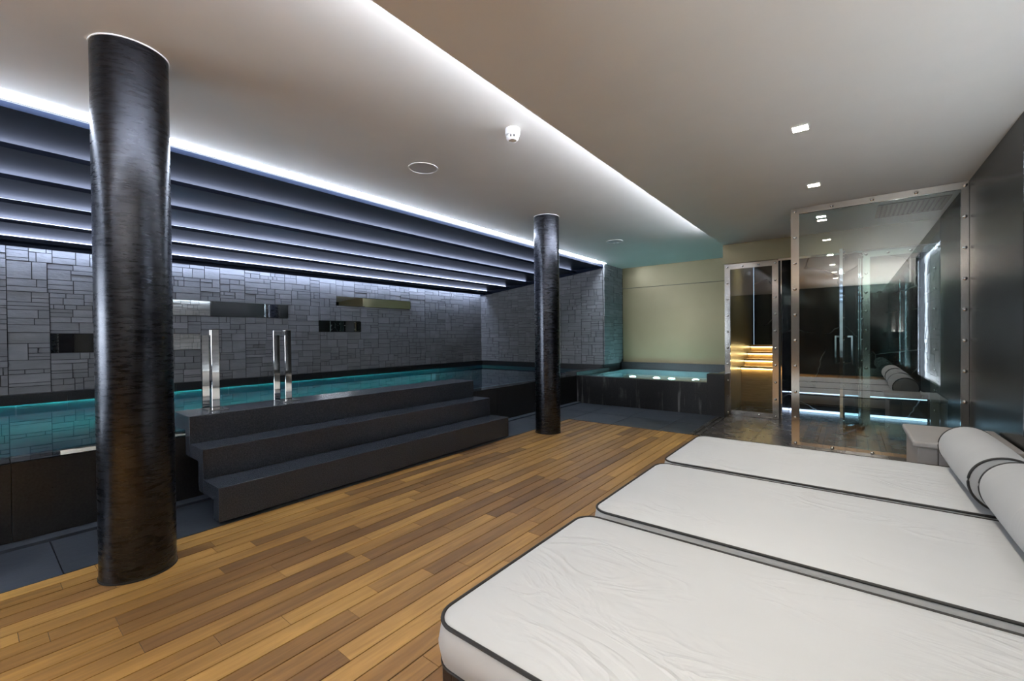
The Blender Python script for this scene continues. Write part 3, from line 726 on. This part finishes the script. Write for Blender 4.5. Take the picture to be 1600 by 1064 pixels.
for w, s in ((-.016, -1), (.016, 1)):
    h = D('handle', 'chrome', L-.085, L-.065, min(w+s*.055, w+s*.075), max(w+s*.055, w+s*.075), .83, 1.17, .002)
    for z in (.83, 1.15):
        b_ = B(L-.085, L-.065, min(w, w+s*.056), max(w, w+s*.056), z, z+.02).build('standoff', 'chrome'); b_.parent = h
    for z in span(.06, 2.16, 9):
        for u in (.028, L-.028):
            q = bpy.data.objects.new('rivet', rivet_me); COL.objects.link(q); q.parent = od; q.rotation_euler = (0, 0, ang); q.scale = (1, s, 1)
            c_, s_ = math.cos(ang), math.sin(ang); q.location = (u*c_-(w-s*.002)*s_, -.02+u*s_+(w-s*.002)*c_, z)
D('floor_pivot', 'dark_gap', -.02, .09, -.03, .03, 0.001, .02)

# ------------------------------------------------------------------ rooms behind the doors
wst = struct(B(-1.42, -.80, 9.30, 9.4, 0, SOF).build('wall_sauna_back', 'black_marble'))
struct(B(-.80, -.735, YD+.05, 9.4, 0, SOF).build('wall_sauna_side', 'black_marble'))
struct(B(-.735, XR+.03, 9.0, 9.1, 0, SOF).build('wall_marble', 'black_marble'), 'black veined marble wall behind the doors')
struct(B(-1.42, XR+.3, YD+.1, 9.4, SOF, SOF+.1).build('ceiling_inner', 'soffit_plaster'))
fi = struct(B(-1.42, XR+.03, YD, 9.4, -.05, -.002).build('floor_inner', 'slate_brown'))
mb = thing('marble_bench', 'black marble bench with white light lines behind the doorway', 'bench', (.05, 8.4, 0))
B(-.735, XR, 7.98, 9.0, .035, .30).build('front', 'black_marble', mb); B(-.735, XR, 7.93, 9.0, .30, .36).build('seat', 'black_marble', mb)
B(-.73, XR-.01, 7.945, 7.975, .285, .297).build('led_diffuser', 'led_cool', mb); B(-.73, XR-.01, 7.93, 7.98, .004, .030).build('led_diffuser', 'led_cool', mb)
sb = thing('sauna_bench', 'stepped wooden bench glowing with warm light lines behind the glass', 'bench', (-1.1, 8.6, 0))
for k, (y_, z_) in enumerate(((8.0, .665), (8.3, .775), (8.6, .885), (8.9, 1.0))):
    zb = 0 if k == 0 else (.665, .775, .885)[k-1]
    B(-1.415, -.805, y_, 9.3, zb, z_-.03).build('tier_front', 'sauna_wood', sb)
    B(-1.415, -.805, y_-.03, 9.3, z_-.03, z_).build('tier_board', 'sauna_wood', sb)
    B(-1.41, -.81, y_-.02, y_-.005, z_-.042, z_-.031).build('led_diffuser', 'led_warm', sb)

# ------------------------------------------------------------------ things on the ceilings
def downlight(y, label, group='square downlights in the soffit', x=-.245, power=DOWN_W, z=SOF, warm=(1.0, .92, .81), cone=112):
    t = thing('downlight', label, 'downlight', (x, y, z), group)
    for a in ((-.05, .05, -.05, -.042), (-.05, .05, .042, .05), (-.05, -.042, -.042, .042), (.042, .05, -.042, .042)):
        B(x+a[0], x+a[1], y+a[2], y+a[3], z-.006, z-.0005).build('trim_bar', 'white_plastic', t)
    B(x-.042, x+.042, y-.042, y+.042, z-.004, z-.001).build('lens', 'downlight_lens', t)
    l = bpy.data.lights.new('downlight_lamp', 'SPOT'); l.energy = power; l.color = warm; l.spot_size = math.radians(cone); l.spot_blend = 1.0; l.shadow_soft_size = .05
    o = bpy.data.objects.new('downlight_lamp', l); COL.objects.link(o); o.parent = t; o.location = (0, 0, -.012)
downlight(3.356, 'larger square downlight in the soffit above the farthest mattress')
downlight(4.71, 'small square downlight in the soffit just before the glass screen')
downlight(6.03, 'square downlight in the soffit behind the glass screen')
for i, y in enumerate((1.85, .55, -.75, -2.05)):
    downlight(y, ['square downlight in the soffit above the gap between the nearer mattresses', 'square downlight in the soffit straight above the viewpoint', 'square downlight in the soffit just behind the viewpoint', 'square downlight in the soffit near the rear window'][i])
for i, y in enumerate((-1.25, -2.25, -3.3)):  # second row added out of view to light the deck and soffit
    downlight(y, ['square downlight in the second row, closest to the viewpoint', 'square downlight in the middle of the second row behind the viewpoint', 'square downlight in the second row, closest to the rear wall'][i], x=-1.3, power=240, cone=80, warm=(1.0, .87, .68))
downlight(7.75, 'small warm downlight inside the sauna behind the glass', 'warm downlight in the sauna', x=-1.1, power=14, cone=140, warm=(1.0, .85, .6))  # lamp added to brighten the gold wall inside the sauna
downlight(7.55, 'small cool downlight inside the marble room behind the doorway', 'cool downlight in the marble room', x=-.25, power=30, cone=110, warm=(.72, .84, 1.0))  # cool lamp added to brighten the marble room
downlight(7.55, 'small cool downlight in the marble room beside the bronze wall', 'cool downlight in the marble room', x=.45, power=30, cone=70, warm=(.72, .84, 1.0))  # second cool lamp added for a bluish patch on the floor
sm = thing('smoke_detector', 'white round smoke detector on the plaster ceiling', 'smoke detector', (-1.89, 2.44, CEIL))
MB().lathe([(.052, CEIL-.001), (.052, CEIL-.045), (.046, CEIL-.05)], (-1.89, 2.44, 0), 'z', 32).build('base', 'white_plastic', sm, smooth=True)
MB().lathe([(.036, CEIL-.05), (.036, CEIL-.07)], (-1.89, 2.44, 0), 'z', 24).build('sensor_chamber', 'dark_gap', sm)
for i in range(10):
    a = i*math.pi/5; B(-.006, .006, .034, .044, CEIL-.072, CEIL-.049).build('rib', 'white_plastic', None)
    o = bpy.context.scene.objects[-1] if False else COL.objects[-1]; o.parent = sm; o.rotation_euler = (0, 0, a); o.location = (0, 0, -CEIL)
MB().lathe([(.044, CEIL-.07), (.040, CEIL-.076), (.028, CEIL-.082), (.026, CEIL-.08)], (-1.89, 2.44, 0), 'z', 32).build('cap', 'white_plastic', sm, smooth=True)
for x_, y_, lb in ((-2.93, 2.50, 'round flush ceiling speaker between the two columns'), (-2.90, 6.34, 'round flush ceiling speaker near the whirlpool')):
    t = thing('ceiling_speaker', lb, 'speaker', (x_, y_, CEIL), 'round ceiling speakers')
    MB().lathe([(.118, CEIL-.006), (.128, CEIL-.006), (.128, CEIL-.0005), (.118, CEIL-.0005), (.118, CEIL-.006)], (x_, y_, 0), 'z', 48, False).build('rim', 'white_plastic', t, smooth=True)
    MB().lathe([(.117, CEIL-.0008), (.117, CEIL-.003)], (x_, y_, 0), 'z', 48).build('grille', 'grille_white', t)
vt = thing('ceiling_vent', 'grey slotted air vent in the soffit behind the glass screen', 'vent', (.51, 6.2, SOF))
B(.24, .79, 5.9, 6.52, SOF-.004, SOF-.0005).build('backing', 'dark_gap', vt)
for a in ((.24, .79, 5.9, 5.93), (.24, .79, 6.49, 6.52), (.24, .27, 5.93, 6.49), (.76, .79, 5.93, 6.49)): B(*a, SOF-.010, SOF-.004).build('frame_bar', 'vent_grey', vt)
for i in range(12): B(.285+.04*i, .305+.04*i, 5.93, 6.49, SOF-.010, SOF-.004).build('slat', 'vent_grey', vt)
